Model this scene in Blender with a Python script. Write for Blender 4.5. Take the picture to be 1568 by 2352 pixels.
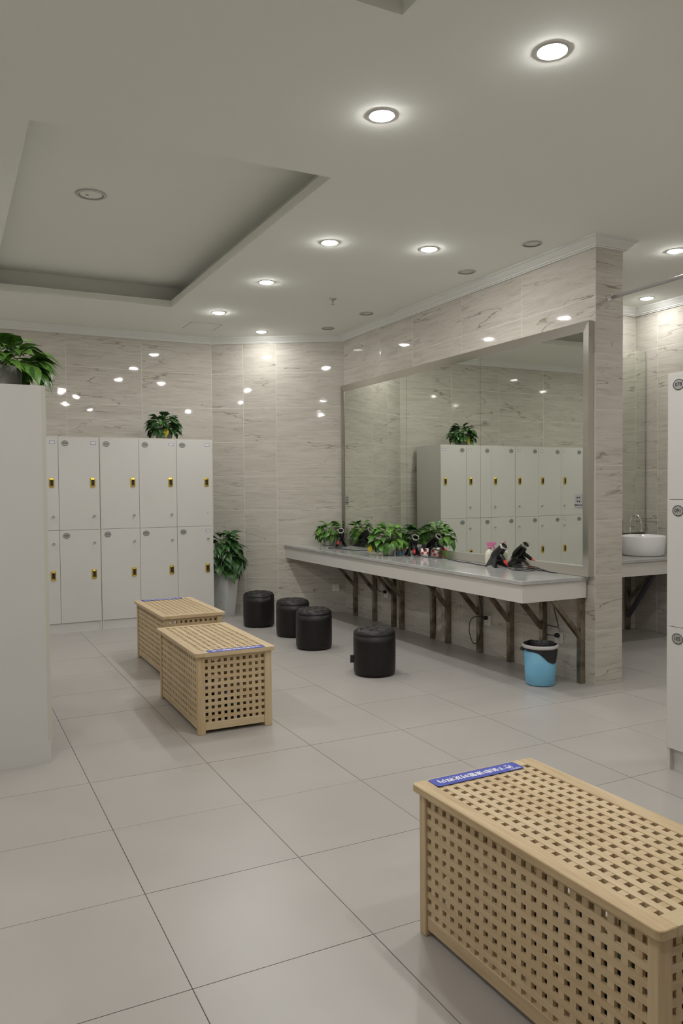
import bpy, bmesh, math, random
from mathutils import Vector, Matrix
random.seed(7)
for o in list(bpy.data.objects):
    bpy.data.objects.remove(o, do_unlink=True)
scene = bpy.context.scene
COL = scene.collection
PI = math.pi

# ------------------------------------------------------------------ camera
cam_d = bpy.data.cameras.new('camera')
cam = bpy.data.objects.new('camera', cam_d)
COL.objects.link(cam)
YAW, PITCH, ROLL = math.radians(26.887), math.radians(-1.735), math.radians(-0.475)
_f = Vector((math.sin(YAW) * math.cos(PITCH), math.cos(YAW) * math.cos(PITCH), math.sin(PITCH)))
_r = Vector((math.cos(YAW), -math.sin(YAW), 0))
_u = _r.cross(_f)
_r2 = _r * math.cos(ROLL) + _u * math.sin(ROLL)
_u2 = _u * math.cos(ROLL) - _r * math.sin(ROLL)
cam.matrix_world = Matrix(((_r2.x, _u2.x, -_f.x, -0.6125), (_r2.y, _u2.y, -_f.y, -2.1869),
                           (_r2.z, _u2.z, -_f.z, 1.4475), (0, 0, 0, 1)))
cam_d.sensor_fit = 'HORIZONTAL'
cam_d.sensor_width = 24.0
cam_d.lens = 1798.6 / 1568 * 24.0
cam_d.clip_start = 0.05
cam_d.clip_end = 60
scene.camera = cam

# ------------------------------------------------------------------ world, exposure
world = bpy.data.worlds.new('world')
scene.world = world
world.use_nodes = True
world.node_tree.nodes['Background'].inputs[0].default_value = (0.9, 0.92, 1, 1)
world.node_tree.nodes['Background'].inputs[1].default_value = 0.02
vs = scene.view_settings
vs.view_transform = 'Standard'
vs.look = 'None'
vs.gamma = 1.0
vs.use_curve_mapping = False
vs.exposure = 0.0
LAMP_E = 395.0            # radiance of each ceiling downlight's domed lens
LAMP_COL = (1.0, 0.99, 0.965)

# ------------------------------------------------------------------ mesh helpers
class MB:
    def __init__(s):
        s.v = []; s.f = []; s.m = []; s.sm = []
    def add(s, vs_, fs, mi=0, M=None, smooth=False):
        b = len(s.v)
        if M is None:
            s.v += [tuple(p) for p in vs_]
        else:
            s.v += [tuple(M @ Vector(p)) for p in vs_]
        for f in fs:
            s.f.append(tuple(b + i for i in f)); s.m.append(mi); s.sm.append(smooth)
        return s
    def box(s, x0, x1, y0, y1, z0, z1, mi=0, M=None):
        v = [(x0, y0, z0), (x1, y0, z0), (x1, y1, z0), (x0, y1, z0), (x0, y0, z1), (x1, y0, z1), (x1, y1, z1), (x0, y1, z1)]
        f = [(0, 3, 2, 1), (4, 5, 6, 7), (0, 1, 5, 4), (1, 2, 6, 5), (2, 3, 7, 6), (3, 0, 4, 7)]
        return s.add(v, f, mi, M)
    def prism(s, poly, z0, z1, mi=0, M=None):
        n = len(poly)
        v = [(x, y, z0) for x, y in poly] + [(x, y, z1) for x, y in poly]
        f = [tuple(reversed(range(n))), tuple(range(n, 2 * n))]
        f += [(i, (i + 1) % n, n + (i + 1) % n, n + i) for i in range(n)]
        return s.add(v, f, mi, M)
    def lathe(s, prof, n=32, mi=0, M=None, smooth=True, ex=1.0):
        v = []; f = []; k = len(prof)
        for i in range(n):
            a = 2 * PI * i / n
            for r, z in prof:
                v.append((r * math.cos(a) * ex, r * math.sin(a), z))
        for i in range(n):
            j = (i + 1) % n
            for q in range(k - 1):
                f.append((i * k + q, j * k + q, j * k + q + 1, i * k + q + 1))
        if prof[0][0] > 1e-6: f.append(tuple(reversed([i * k for i in range(n)])))
        if prof[-1][0] > 1e-6: f.append(tuple(i * k + k - 1 for i in range(n)))
        return s.add(v, f, mi, M, smooth)
    def ring(s, prof, n=32, mi=0, M=None, smooth=True):      # closed profile, no caps
        v = []; f = []; k = len(prof)
        for i in range(n):
            a = 2 * PI * i / n
            for r, z in prof: v.append((r * math.cos(a), r * math.sin(a), z))
        for i in range(n):
            j = (i + 1) % n
            for q in range(k):
                p = (q + 1) % k
                f.append((i * k + q, j * k + q, j * k + p, i * k + p))
        return s.add(v, f, mi, M, smooth)
    def tube(s, pts, r, n=8, mi=0, smooth=True, M=None):
        pts = [Vector(p) for p in pts]
        rs = r if isinstance(r, (list, tuple)) else [r] * len(pts)
        v = []; f = []
        t0 = (pts[1] - pts[0]).normalized()
        up = Vector((0, 0, 1)) if abs(t0.z) < 0.9 else Vector((1, 0, 0))
        nx = t0.cross(up).normalized()
        for i, p in enumerate(pts):
            if i == 0: t = t0
            elif i == len(pts) - 1: t = (pts[i] - pts[i - 1]).normalized()
            else: t = (pts[i + 1] - pts[i - 1]).normalized()
            nx = (nx - t * nx.dot(t)).normalized()
            ny = t.cross(nx)
            for q in range(n):
                a = 2 * PI * q / n
                v.append(tuple(p + (nx * math.cos(a) + ny * math.sin(a)) * rs[i]))
        for i in range(len(pts) - 1):
            for q in range(n):
                w = (q + 1) % n
                f.append((i * n + q, i * n + w, (i + 1) * n + w, (i + 1) * n + q))
        f.append(tuple(reversed(range(n))))
        f.append(tuple((len(pts) - 1) * n + q for q in range(n)))
        return s.add(v, f, mi, M, smooth)
    def bar(s, a, b, w, h, mi=0, up=(0, 0, 1)):              # rectangular bar from a to b
        a = Vector(a); b = Vector(b); t = (b - a).normalized(); up = Vector(up)
        sx = t.cross(up).normalized(); sy = sx.cross(t)
        v = []
        for p in (a, b):
            for i, j in ((-1, -1), (1, -1), (1, 1), (-1, 1)):
                v.append(tuple(p + sx * (i * w / 2) + sy * (j * h / 2)))
        return s.add(v, [(3, 2, 1, 0), (4, 5, 6, 7), (0, 1, 5, 4), (1, 2, 6, 5), (2, 3, 7, 6), (3, 0, 4, 7)], mi)
    def text(s, body, size, M, mi=0, bold=0.0):
        vv, ff = text_geo(body, size, bold)
        return s.add(vv, ff, mi, M)
    def mesh(s, name, mats, bevel=0.0):
        me = bpy.data.meshes.new(name)
        me.from_pydata(s.v, [], s.f)
        for m in (mats if isinstance(mats, (list, tuple)) else [mats]): me.materials.append(m)
        for i, p in enumerate(me.polygons):
            p.material_index = s.m[i]; p.use_smooth = s.sm[i]
        bm = bmesh.new(); bm.from_mesh(me)
        if bevel: 
            bmesh.ops.bevel(bm, geom=[e for e in bm.edges], offset=bevel, segments=1, affect='EDGES', profile=0.5)
        bmesh.ops.recalc_face_normals(bm, faces=bm.faces)
        bm.to_mesh(me); bm.free()
        me.update()
        return me

_txt = {}
def text_geo(body, size, bold=0.0):
    k = (body, size, bold)
    if k in _txt: return _txt[k]
    cu = bpy.data.curves.new('t', 'FONT'); cu.body = body; cu.size = size
    cu.align_x = 'CENTER'; cu.align_y = 'CENTER'; cu.resolution_u = 2; cu.offset = bold
    o = bpy.data.objects.new('t', cu); COL.objects.link(o)
    dg = bpy.context.evaluated_depsgraph_get()
    me = o.evaluated_get(dg).to_mesh()
    r = ([tuple(v.co) for v in me.vertices], [tuple(p.vertices) for p in me.polygons])
    o.evaluated_get(dg).to_mesh_clear()
    bpy.data.objects.remove(o, do_unlink=True); bpy.data.curves.remove(cu)
    _txt[k] = r
    return r

def put(name, me, parent=None, loc=(0, 0, 0), rotz=0.0, mat=None):
    o = bpy.data.objects.new(name, me)
    COL.objects.link(o)
    if parent is not None: o.parent = parent
    if mat is not None: o.matrix_local = mat
    else:
        o.location = loc; o.rotation_euler = (0, 0, rotz)
    return o
def tag(o, label, cat, group=None):
    o['label'] = label; o['category'] = cat
    if group: o['group'] = group
    return o
def thing(name, label, cat, loc=(0, 0, 0), rotz=0.0, group=None):
    o = put(name, None, None, loc, rotz); o.empty_display_size = 0.1
    return tag(o, label, cat, group)
def struct(o):
    o['kind'] = 'structure'; return o
def rotz_m(a, loc=(0, 0, 0)): return Matrix.Translation(loc) @ Matrix.Rotation(a, 4, 'Z')

# ------------------------------------------------------------------ materials
def mat(name, col, rough=0.5, metal=0.0, spec=0.5, **kw):
    m = bpy.data.materials.new(name); m.use_nodes = True
    b = m.node_tree.nodes['Principled BSDF']
    b.inputs['Base Color'].default_value = (*col, 1); b.inputs['Roughness'].default_value = rough
    b.inputs['Metallic'].default_value = metal; b.inputs['Specular IOR Level'].default_value = spec
    for k, v in kw.items():
        if k == 'trans': b.inputs['Transmission Weight'].default_value = v
        if k == 'coat': b.inputs['Coat Weight'].default_value = v
        if k == 'sss': b.inputs['Subsurface Weight'].default_value = v
        if k == 'emit':
            b.inputs['Emission Color'].default_value = (1, 1, 1, 1); b.inputs['Emission Strength'].default_value = v
    return m
class NT:
    def __init__(s, m): s.t = m.node_tree; s.b = s.t.nodes['Principled BSDF']
    def n(s, typ, **kw):
        x = s.t.nodes.new(typ)
        for k, v in kw.items():
            if k.startswith('i_'): x.inputs[k[2:].replace('_', ' ')].default_value = v
            else: setattr(x, k, v)
        return x
    def l(s, a, b): s.t.links.new(a, b)
    def ramp(s, fac, stops):
        r = s.n('ShaderNodeValToRGB'); e = r.color_ramp.elements
        while len(e) < len(stops): e.new(0.5)
        for i, (p, c) in enumerate(stops):
            e[i].position = p; e[i].color = (*c, 1)
        s.l(fac, r.inputs[0]); return r.outputs[0]
    def mix(s, fac, a, b, mode='MIX'):
        x = s.n('ShaderNodeMix', data_type='RGBA', blend_type=mode)
        if isinstance(fac, (int, float)): x.inputs[0].default_value = fac
        else: s.l(fac, x.inputs[0])
        for i, c in ((6, a), (7, b)):
            if isinstance(c, tuple): x.inputs[i].default_value = (*c, 1)
            else: s.l(c, x.inputs[i])
        return x.outputs[2]
    def math(s, op, a, b=None, c=None):
        x = s.n('ShaderNodeMath', operation=op)
        for i, q in enumerate((a, b, c)):
            if q is None: continue
            if isinstance(q, (int, float)): x.inputs[i].default_value = q
            else: s.l(q, x.inputs[i])
        return x.outputs[0]
    def coords(s, scale=(1, 1, 1), rand=0.0, rot=(0, 0, 0)):
        tc = s.n('ShaderNodeTexCoord'); out = tc.outputs['Object']
        if rand:
            oi = s.n('ShaderNodeObjectInfo'); cb = s.n('ShaderNodeCombineXYZ')
            s.l(s.math('MULTIPLY', oi.outputs['Random'], rand), cb.inputs[0])
            s.l(s.math('MULTIPLY', oi.outputs['Random'], rand * 0.37), cb.inputs[1])
            s.l(s.math('MULTIPLY', oi.outputs['Random'], rand * 1.71), cb.inputs[2])
            va = s.n('ShaderNodeVectorMath', operation='ADD'); s.l(out, va.inputs[0]); s.l(cb.outputs[0], va.inputs[1]); out = va.outputs[0]
        mp = s.n('ShaderNodeMapping'); mp.inputs['Scale'].default_value = scale; mp.inputs['Rotation'].default_value = rot
        s.l(out, mp.inputs[0]); return mp.outputs[0]
    def noise(s, vec, scale, detail=3, rough=0.5, dist=0.0):
        x = s.n('ShaderNodeTexNoise'); s.l(vec, x.inputs['Vector'])
        x.inputs['Scale'].default_value = scale; x.inputs['Detail'].default_value = detail
        x.inputs['Roughness'].default_value = rough; x.inputs['Distortion'].default_value = dist
        return x.outputs[0]
    def bump(s, h, strength, dist):
        x = s.n('ShaderNodeBump'); x.inputs['Strength'].default_value = strength; x.inputs['Distance'].default_value = dist
        s.l(h, x.inputs['Height']); s.l(x.outputs[0], s.b.inputs['Normal'])
    def base(s, c): s.l(c, s.b.inputs['Base Color'])
    def rand(s): return s.n('ShaderNodeObjectInfo').outputs['Random']

def make_marble(name, c0, c1, cv):
    m = mat(name, c0, 0.035, spec=0.5); t = NT(m)
    tilt = (0, math.radians(-9), 0)
    big = t.noise(t.coords((0.8, 1.0, 4.5), 37.0, tilt), 2.0, 4, 0.55, 0.5)
    c = t.mix(t.ramp(big, [(0.32, (0, 0, 0)), (0.68, (1, 1, 1))]), c1, c0)
    fine = t.noise(t.coords((1.3, 1.3, 16.0), 37.0, tilt), 3.4, 4, 0.6, 0.4)
    c = t.mix(t.ramp(fine, [(0.33, (0.55,) * 3), (0.50, (0.0,) * 3)]), c, tuple(x * 0.80 for x in c1))
    c = t.mix(t.ramp(fine, [(0.55, (0.0,) * 3), (0.72, (0.45,) * 3)]), c, tuple(min(1, x * 1.08) for x in c0))
    # long wavy dark veins
    for sc, sd, wd, amt, g0 in ((0.8, 37.0, 0.0060, 0.85, 0.45), (1.5, 61.0, 0.0055, 0.65, 0.48)):
        vn = t.noise(t.coords((0.85, 1.0, 6.5), sd, tilt), sc, 6, 0.45, 0.12)
        ridge = t.math('ABSOLUTE', t.math('SUBTRACT', vn, 0.5))
        gate = t.noise(t.coords((1, 1, 1.6), sd + 20), 1.8, 2)
        vein = t.math('MULTIPLY', t.ramp(ridge, [(0.0, (1,) * 3), (wd, (0,) * 3)]), t.ramp(gate, [(g0, (0,) * 3), (g0 + .12, (1,) * 3)]))
        c = t.mix(t.math('MULTIPLY', vein, amt), c, cv)
    t.base(c)
    t.bump(t.noise(t.coords((1, 1, 1.5), 11.0), 5.0, 2), 0.05, 0.01)
    return m
M_TILE = make_marble('beige_marble_tile', (0.60, 0.565, 0.505), (0.515, 0.48, 0.42), (0.21, 0.175, 0.13))
M_GROUT = mat('pale_grout', (0.74, 0.71, 0.64), 0.8)
M_PAINT = mat('ceiling_paint', (0.88, 0.89, 0.84), 0.9, spec=0.2)
_t = NT(M_PAINT); _t.bump(_t.noise(_t.coords((1, 1, 1)), 60, 3), 0.05, 0.002)
M_CORNICE = mat('cornice_plaster', (0.74, 0.74, 0.71), 0.6, spec=0.3)
# floor
M_FLOOR = mat('grey_floor_tile', (0.36, 0.33, 0.30), 0.33, spec=0.45); _t = NT(M_FLOOR)
_v = _t.coords((1, 1, 1), 23.0)
_c = _t.mix(_t.noise(_v, 3.0, 3), (0.385, 0.36, 0.335), (0.44, 0.415, 0.39))
_c = _t.mix(_t.math('MULTIPLY', _t.math('SUBTRACT', _t.rand(), 0.5), 0.12), _c, (0.52, 0.49, 0.46))
_t.base(_c)
M_FGROUT = mat('dark_floor_joint', (0.10, 0.085, 0.07), 0.9)
# lockers
M_LOCK = mat('white_laminate', (0.66, 0.635, 0.59), 0.42, spec=0.4); _t = NT(M_LOCK)
_t.base(_t.mix(_t.noise(_t.coords((1, 1, 1), 5.0), 2.5, 3), (0.62, 0.605, 0.575), (0.66, 0.645, 0.615)))
M_EDGE = mat('cream_edge_band', (0.60, 0.575, 0.50), 0.45)
M_GAP = mat('dark_gap', (0.10, 0.095, 0.085), 0.9)
M_GOLD = mat('polished_gold', (0.83, 0.62, 0.12), 0.22, 1.0)
M_DARK = mat('dark_recess', (0.025, 0.018, 0.015), 0.5)
M_CHROME = mat('chrome', (0.82, 0.82, 0.82), 0.08, 1.0)
M_PLATE = mat('grey_number_plate', (0.42, 0.42, 0.40), 0.35, 0.3)
M_INK = mat('black_ink', (0.03, 0.03, 0.03), 0.6)
M_LABEL = mat('white_label', (0.7, 0.7, 0.74), 0.5)
M_BLUE = mat('blue_print', (0.05, 0.07, 0.42), 0.5)
M_NAVY = mat('navy_border', (0.06, 0.08, 0.22), 0.5)
M_WHITE = mat('white_print', (0.85, 0.85, 0.88), 0.5)
# wood
def make_wood(name, axis):
    m = mat(name, (0.5, 0.36, 0.2), 0.45, spec=0.35); t = NT(m)
    sc = [22.0, 22.0, 22.0]; sc[axis] = 1.3
    g = t.noise(t.coords(tuple(sc), 13.0), 1.6, 5, 0.62, 0.5)
    fine = t.noise(t.coords(tuple(x * 3 for x in sc), 13.0), 2.0, 3, 0.6)
    c = t.ramp(g, [(0.25, (0.43, 0.30, 0.16)), (0.5, (0.575, 0.43, 0.25)), (0.8, (0.67, 0.53, 0.34))])
    c = t.mix(t.ramp(fine, [(0.35, (0.35,) * 3), (0.6, (0.0,) * 3)]), c, (0.40, 0.275, 0.145))
    r = t.rand()
    c = t.mix(t.math('MULTIPLY', r, 0.45), c, (0.68, 0.555, 0.37), 'MIX')
    t.base(c); t.bump(g, 0.05, 0.002)
    return m
M_WX, M_WY, M_WZ = make_wood('oiled_wood_x', 0), make_wood('oiled_wood_y', 1), make_wood('oiled_wood_z', 2)
# stone, steel, glass
M_STONE = mat('white_stone_top', (0.66, 0.65, 0.63), 0.12, spec=0.5); _t = NT(M_STONE)
_c = _t.mix(_t.ramp(_t.noise(_t.coords((1, 1, 1)), 3.0, 6, 0.6, 1.5), [(0.35, (0,) * 3), (0.7, (1,) * 3)]), (0.40, 0.40, 0.39), (0.50, 0.50, 0.49)); _t.base(_c)
M_APRON = mat('stone_apron', (0.66, 0.635, 0.60), 0.35)
M_STEEL = mat('brushed_steel', (0.62, 0.60, 0.56), 0.15, 1.0); _t = NT(M_STEEL)
_t.bump(_t.noise(_t.coords((120, 120, 4)), 3, 2), 0.06, 0.001)
M_POST = mat('worn_steel_post', (0.33, 0.29, 0.23), 0.32, 0.9); _t = NT(M_POST)
_t.base(_t.mix(_t.ramp(_t.noise(_t.coords((1, 1, 1), 7.0), 9, 4), [(0.4, (0,) * 3), (0.65, (1,) * 3)]), (0.36, 0.32, 0.26), (0.17, 0.13, 0.09)))
M_MIRROR = mat('mirror_silver', (0.80, 0.83, 0.77), 0.012, 1.0)
M_SEAM = mat('mirror_edge', (0.05, 0.06, 0.05), 0.5)
M_LEATHER = mat('black_leather', (0.009, 0.0065, 0.007), 0.45, spec=0.4); _t = NT(M_LEATHER)
_t.bump(_t.noise(_t.coords((1, 1, 1)), 140, 3), 0.12, 0.002)
M_BLACK = mat('black_plastic', (0.012, 0.012, 0.013), 0.16, spec=0.5)
M_MATTE = mat('black_matte', (0.02, 0.02, 0.022), 0.55)
M_CABLE = mat('black_cable', (0.018, 0.018, 0.02), 0.5)
M_RED = mat('red_plastic', (0.50, 0.025, 0.02), 0.35)
M_PINK = mat('pink_plastic', (0.75, 0.22, 0.42), 0.4)
M_BOTTLE = mat('milky_bottle', (0.70, 0.68, 0.58), 0.3, sss=0.1)
M_BUCKET = mat('sky_blue_plastic', (0.20, 0.50, 0.72), 0.38, sss=0.05)
M_RIM = mat('white_plastic', (0.62, 0.61, 0.60), 0.35)
M_BAG = mat('black_bin_bag', (0.014, 0.014, 0.017), 0.3)
M_SOCKET = mat('socket_white', (0.78, 0.76, 0.70), 0.4)
M_CERAMIC = mat('white_ceramic', (0.88, 0.87, 0.87), 0.12)
M_PLASTER = mat('peeling_plaster', (0.55, 0.53, 0.48), 0.9); _t = NT(M_PLASTER)
_t.base(_t.mix(_t.ramp(_t.noise(_t.coords((1, 1, 1)), 14, 5), [(0.42, (0,) * 3), (0.58, (1,) * 3)]), (0.6, 0.58, 0.53), (0.38, 0.34, 0.28)))
M_POTSTONE = mat('grey_stone_pot', (0.26, 0.25, 0.235), 0.8); _t = NT(M_POTSTONE)
_t.base(_t.mix(_t.noise(_t.coords((1, 1, 1)), 60, 4), (0.32, 0.31, 0.29), (0.46, 0.45, 0.42)))
M_PLANTER = mat('pale_grey_planter', (0.42, 0.42, 0.41), 0.65); _t = NT(M_PLANTER)
_t.base(_t.mix(_t.noise(_t.coords((1, 1, 0.4)), 24, 5), (0.50, 0.50, 0.495), (0.66, 0.66, 0.65)))
M_GLASS = mat('greenish_glass_pot', (0.62, 0.68, 0.56), 0.12, trans=0.35)
M_SOIL = mat('dark_soil', (0.04, 0.03, 0.02), 0.95)
M_STEM = mat('green_stem', (0.09, 0.16, 0.035), 0.5)
M_LEN = mat('lit_lamp_lens', (1, 1, 1), 0.5, emit=LAMP_E)
M_LENS = mat('lit_small_lamp_lens', (1, 1, 1), 0.5, emit=LAMP_E * .42)
for _m in (M_LEN, M_LENS): _m.node_tree.nodes['Principled BSDF'].inputs['Emission Color'].default_value = (*LAMP_COL, 1)
M_OFF = mat('unlit_lamp_lens', (0.62, 0.62, 0.60), 0.3)
M_GREYRING = mat('grey_lamp_ring', (0.50, 0.49, 0.47), 0.4, 0.3)
def make_leaf(name, a, b):
    m = mat(name, a, 0.32, spec=0.45); t = NT(m)
    c = t.mix(t.rand(), a, b)
    c = t.mix(t.ramp(t.noise(t.coords((1, 1, 1), 5.0), 30, 3), [(0.5, (0,) * 3), (0.75, (0.55,) * 3)]), c, tuple(min(1, x * 1.8) for x in b))
    t.base(c)
    t.b.inputs['Subsurface Weight'].default_value = 0.0
    return m
M_LEAF = make_leaf('pothos_leaf', (0.045, 0.13, 0.022), (0.14, 0.30, 0.045))
M_LEAFD = make_leaf('dark_leaf', (0.025, 0.075, 0.024), (0.06, 0.145, 0.04))
M_LEAFY = mat('yellow_leaf', (0.55, 0.44, 0.02), 0.4)

# ------------------------------------------------------------------ room measures (metres)
XM, YC, WTH, ZT, ZC = 3.560, 2.006, 0.266, 3.148, 3.22   # mirror wall plane, column end, thickness, tile top, ceiling
YB2, X1, YW = 5.946, 2.229, 6.773                        # mirror-wall corner, chamfer corner, back wall
XR, YF = 5.6405, 3.559                                   # wall of the wash room and its back wall
XL, YN = -4.2, -4.2                                      # unseen left and front walls
TT = 0.010
GAP = 0.0034

# ------------------------------------------------------------------ floor
mb = MB(); mb.box(XL, XR + 0.2, YN, YW + 0.2, -0.12, -0.003)
floor = struct(put('floor', mb.mesh('floor', M_FGROUT)))
_tm = {}
def floor_tile_mesh(w, d):
    k = (round(w, 3), round(d, 3))
    if k not in _tm:
        m_ = MB(); m_.box(-w / 2, w / 2, -d / 2, d / 2, -0.008, 0.0); _tm[k] = m_.mesh('floor_tile', M_FLOOR)
    return _tm[k]
FG = 0.0028
for i in range(-3, 10):
    for j in range(-4, 12):
        x0, x1, y0, y1 = i * .6, i * .6 + .6, j * .6, j * .6 + .6
        x1 = min(x1, XR); y1 = min(y1, YW)
        if x1 - x0 < .05 or y1 - y0 < .05: continue
        if x0 > XM + 0.1 and y0 > YF: continue
        put('floor_tile', floor_tile_mesh(x1 - x0 - FG, y1 - y0 - FG), floor, ((x0 + x1) / 2, (y0 + y1) / 2, random.uniform(-.0004, .0004)))
for (x0, x1, y0, y1) in ((XL, -1.8, YN, YW), (-1.8, XR, YN, -2.4)):
    put('floor_slab', floor_tile_mesh(x1 - x0, y1 - y0), floor, ((x0 + x1) / 2, (y0 + y1) / 2, 0))

# ------------------------------------------------------------------ walls with their tiles
_wt = {}
def wall_tile_mesh(w, h):
    k = (round(w, 3), round(h, 3))
    if k not in _wt:
        a, b, e = w / 2, h / 2, 0.0012
        v = [(-a, TT, -b), (a, TT, -b), (a, TT, b), (-a, TT, b), (-a, e, -b), (a, e, -b), (a, e, b), (-a, e, b),
             (-a + e, 0, -b + e), (a - e, 0, -b + e), (a - e, 0, b - e), (-a + e, 0, b - e)]
        f = [(8, 9, 10, 11)]
        for q in range(4):
            p = (q + 1) % 4
            f += [(q, p, 4 + p, 4 + q), (4 + q, 4 + p, 8 + p, 8 + q)]
        f.append((3, 2, 1, 0))
        m_ = MB(); m_.add(v, f); _wt[k] = m_.mesh('wall_tile', M_TILE)
    return _wt[k]
ZJ = [0, .4, .8, 1.2, 1.6, 2.0, 2.4, 2.8, 3.2]
def tiles(wall, ox, oy, dx, dy, joints, zj=ZJ, skip=None):
    a = math.atan2(dy, dx)
    for i in range(len(joints) - 1):
        u0, u1 = joints[i], joints[i + 1]
        for k in range(len(zj) - 1):
            z0, z1 = zj[k], zj[k + 1]
            if skip and skip(u0, u1, z0, z1): continue
            um, zm = (u0 + u1) / 2, (z0 + z1) / 2
            put('wall_tile', wall_tile_mesh(u1 - u0 - GAP, z1 - z0 - GAP), wall, (ox + dx * um, oy + dy * um, zm), a)
G = 0.001
# back wall behind the lockers
mb = MB(); mb.box(XL, X1 + 0.002, YW + G, YW + .2, 0, 3.3)
wall_back = struct(put('wall_back', mb.mesh('wall_back', M_GROUT)))
jb = [x for x in (-2.665, -1.85, -1.035, -0.22, 0.595, 1.41, X1)]
tiles(wall_back, 0, YW, 1, 0, jb, skip=lambda a, b, c, d: d <= 1.65 and b < 2.0 or d <= 1.65 and a < 1.0)
# angled corner wall
cl = math.hypot(XM - X1, YB2 - YW); cdx, cdy = (XM - X1) / cl, (YB2 - YW) / cl
CN = (cdy, -cdx)          # towards the room
mb = MB(); q = [(X1 - CN[0] * G, YW - CN[1] * G), (XM - CN[0] * G, YB2 - CN[1] * G), (XM - CN[0] * .2, YB2 - CN[1] * .2), (X1 - CN[0] * .2, YW - CN[1] * .2)]
mb.prism(q, 0, 3.3)
wall_corner = struct(put('wall_corner', mb.mesh('wall_corner', M_GROUT)))
tiles(wall_corner, X1, YW, cdx, cdy, [0, cl - 1.19, cl - .8, cl])
# mirror wall (free-standing end towards the camera)
mb = MB(); mb.box(XM + G, XM + WTH - G, YC + G, YB2 + .12, 0, 3.3)
wall_mirror = struct(put('wall_mirror', mb.mesh('wall_mirror', M_GROUT)))
tiles(wall_mirror, XM, YB2, 0, -1, [0, YB2 - 5.1, YB2 - 4.45, YB2 - 3.635, YB2 - 2.812, YB2 - YC],
      skip=lambda a, b, c, d: c >= .79 and d <= 2.41)
tiles(wall_mirror, XM, YC, 1, 0, [0, WTH])
tiles(wall_mirror, XM + WTH, YC, 0, 1, [0, .8, YF - YC])
# wash room
mb = MB(); mb.box(XM + WTH, XR + .2, YF + G, YF + .2, 0, 3.3)
wall_far = struct(put('wall_far', mb.mesh('wall_far', M_GROUT)))
tiles(wall_far, XM + WTH, YF, 1, 0, [0, .4, 1.21, XR - XM - WTH])
mb = MB(); mb.box(XR + G, XR + .2, YN, YF + .2, 0, 3.3)
wall_right = struct(put('wall_right', mb.mesh('wall_right', M_GROUT)))
tiles(wall_right, XR, YF, 0, -1, [0, .28, 1.09, 1.9, 2.71])
put('wall_panel', wall_tile_mesh(YF - 2.72 - YN, 3.2), wall_right, (XR, (YF - 2.72 + YN) / 2, 1.6), -PI / 2)
mb = MB(); mb.box(XL - .2, XL, YN - .2, YW + .2, 0, 3.3); struct(put('wall_left', mb.mesh('wall_left', M_TILE)))
mb = MB(); mb.box(XL, XR + .2, YN - .2, YN, 0, 3.3); struct(put('wall_front', mb.mesh('wall_front', M_TILE)))

# ------------------------------------------------------------------ ceiling with two trays
TR1 = (-0.21, 1.395, 1.87, 5.40)
TR2 = (-0.62, 0.958, -3.2, 0.372)
LIP = 0.066
ZU = 3.45
xs = sorted({XL - .2, XR + .2, TR1[0], TR1[1], TR2[0], TR2[1]}); ys = sorted({YN - .2, YW + .2, TR1[2], TR1[3], TR2[2], TR2[3]})
mb = MB()
def in_hole(x, y):
    return any(t[0] < x < t[1] and t[2] < y < t[3] for t in (TR1, TR2))
cells = [(i, j) for i in range(len(xs) - 1) for j in range(len(ys) - 1) if not in_hole((xs[i] + xs[i + 1]) / 2, (ys[j] + ys[j + 1]) / 2)]
for i, j in cells:
    a, b, c, d = xs[i], xs[i + 1], ys[j], ys[j + 1]
    mb.add([(a, c, ZC), (b, c, ZC), (b, d, ZC), (a, d, ZC)], [(3, 2, 1, 0)])
    mb.add([(a, c, ZC + LIP), (b, c, ZC + LIP), (b, d, ZC + LIP), (a, d, ZC + LIP)], [(0, 1, 2, 3)])
for t in (TR1, TR2):
    for (p, q_) in (((t[0], t[2]), (t[1], t[2])), ((t[1], t[2]), (t[1], t[3])), ((t[1], t[3]), (t[0], t[3])), ((t[0], t[3]), (t[0], t[2]))):
        mb.add([(*p, ZC), (*q_, ZC), (*q_, ZC + LIP), (*p, ZC + LIP)], [(0, 1, 2, 3)])
me = bpy.data.meshes.new('ceiling'); me.from_pydata(mb.v, [], mb.f); me.materials.append(M_PAINT)
ceiling = struct(put('ceiling', me))
for t in (TR1, TR2):
    w = .155
    x0, x1, y0, y1 = t[0] - w, t[1] + w, t[2] - w, t[3] + w
    for (a, b, c, d) in ((x0 - .02, x0, y0, y1), (x1, x1 + .02, y0, y1), (x0, x1, y0 - .02, y0), (x0, x1, y1, y1 + .02)):
        m_ = MB(); m_.box(a, b, c, d, ZC + LIP, ZU); put('cove_wall', m_.mesh('cove_wall', M_PAINT), ceiling)
    m_ = MB(); m_.box(x0 - .02, x1 + .02, y0 - .02, y1 + .02, ZU, ZU + .03); put('tray_panel', m_.mesh('tray_panel', M_PAINT), ceiling)

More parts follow.
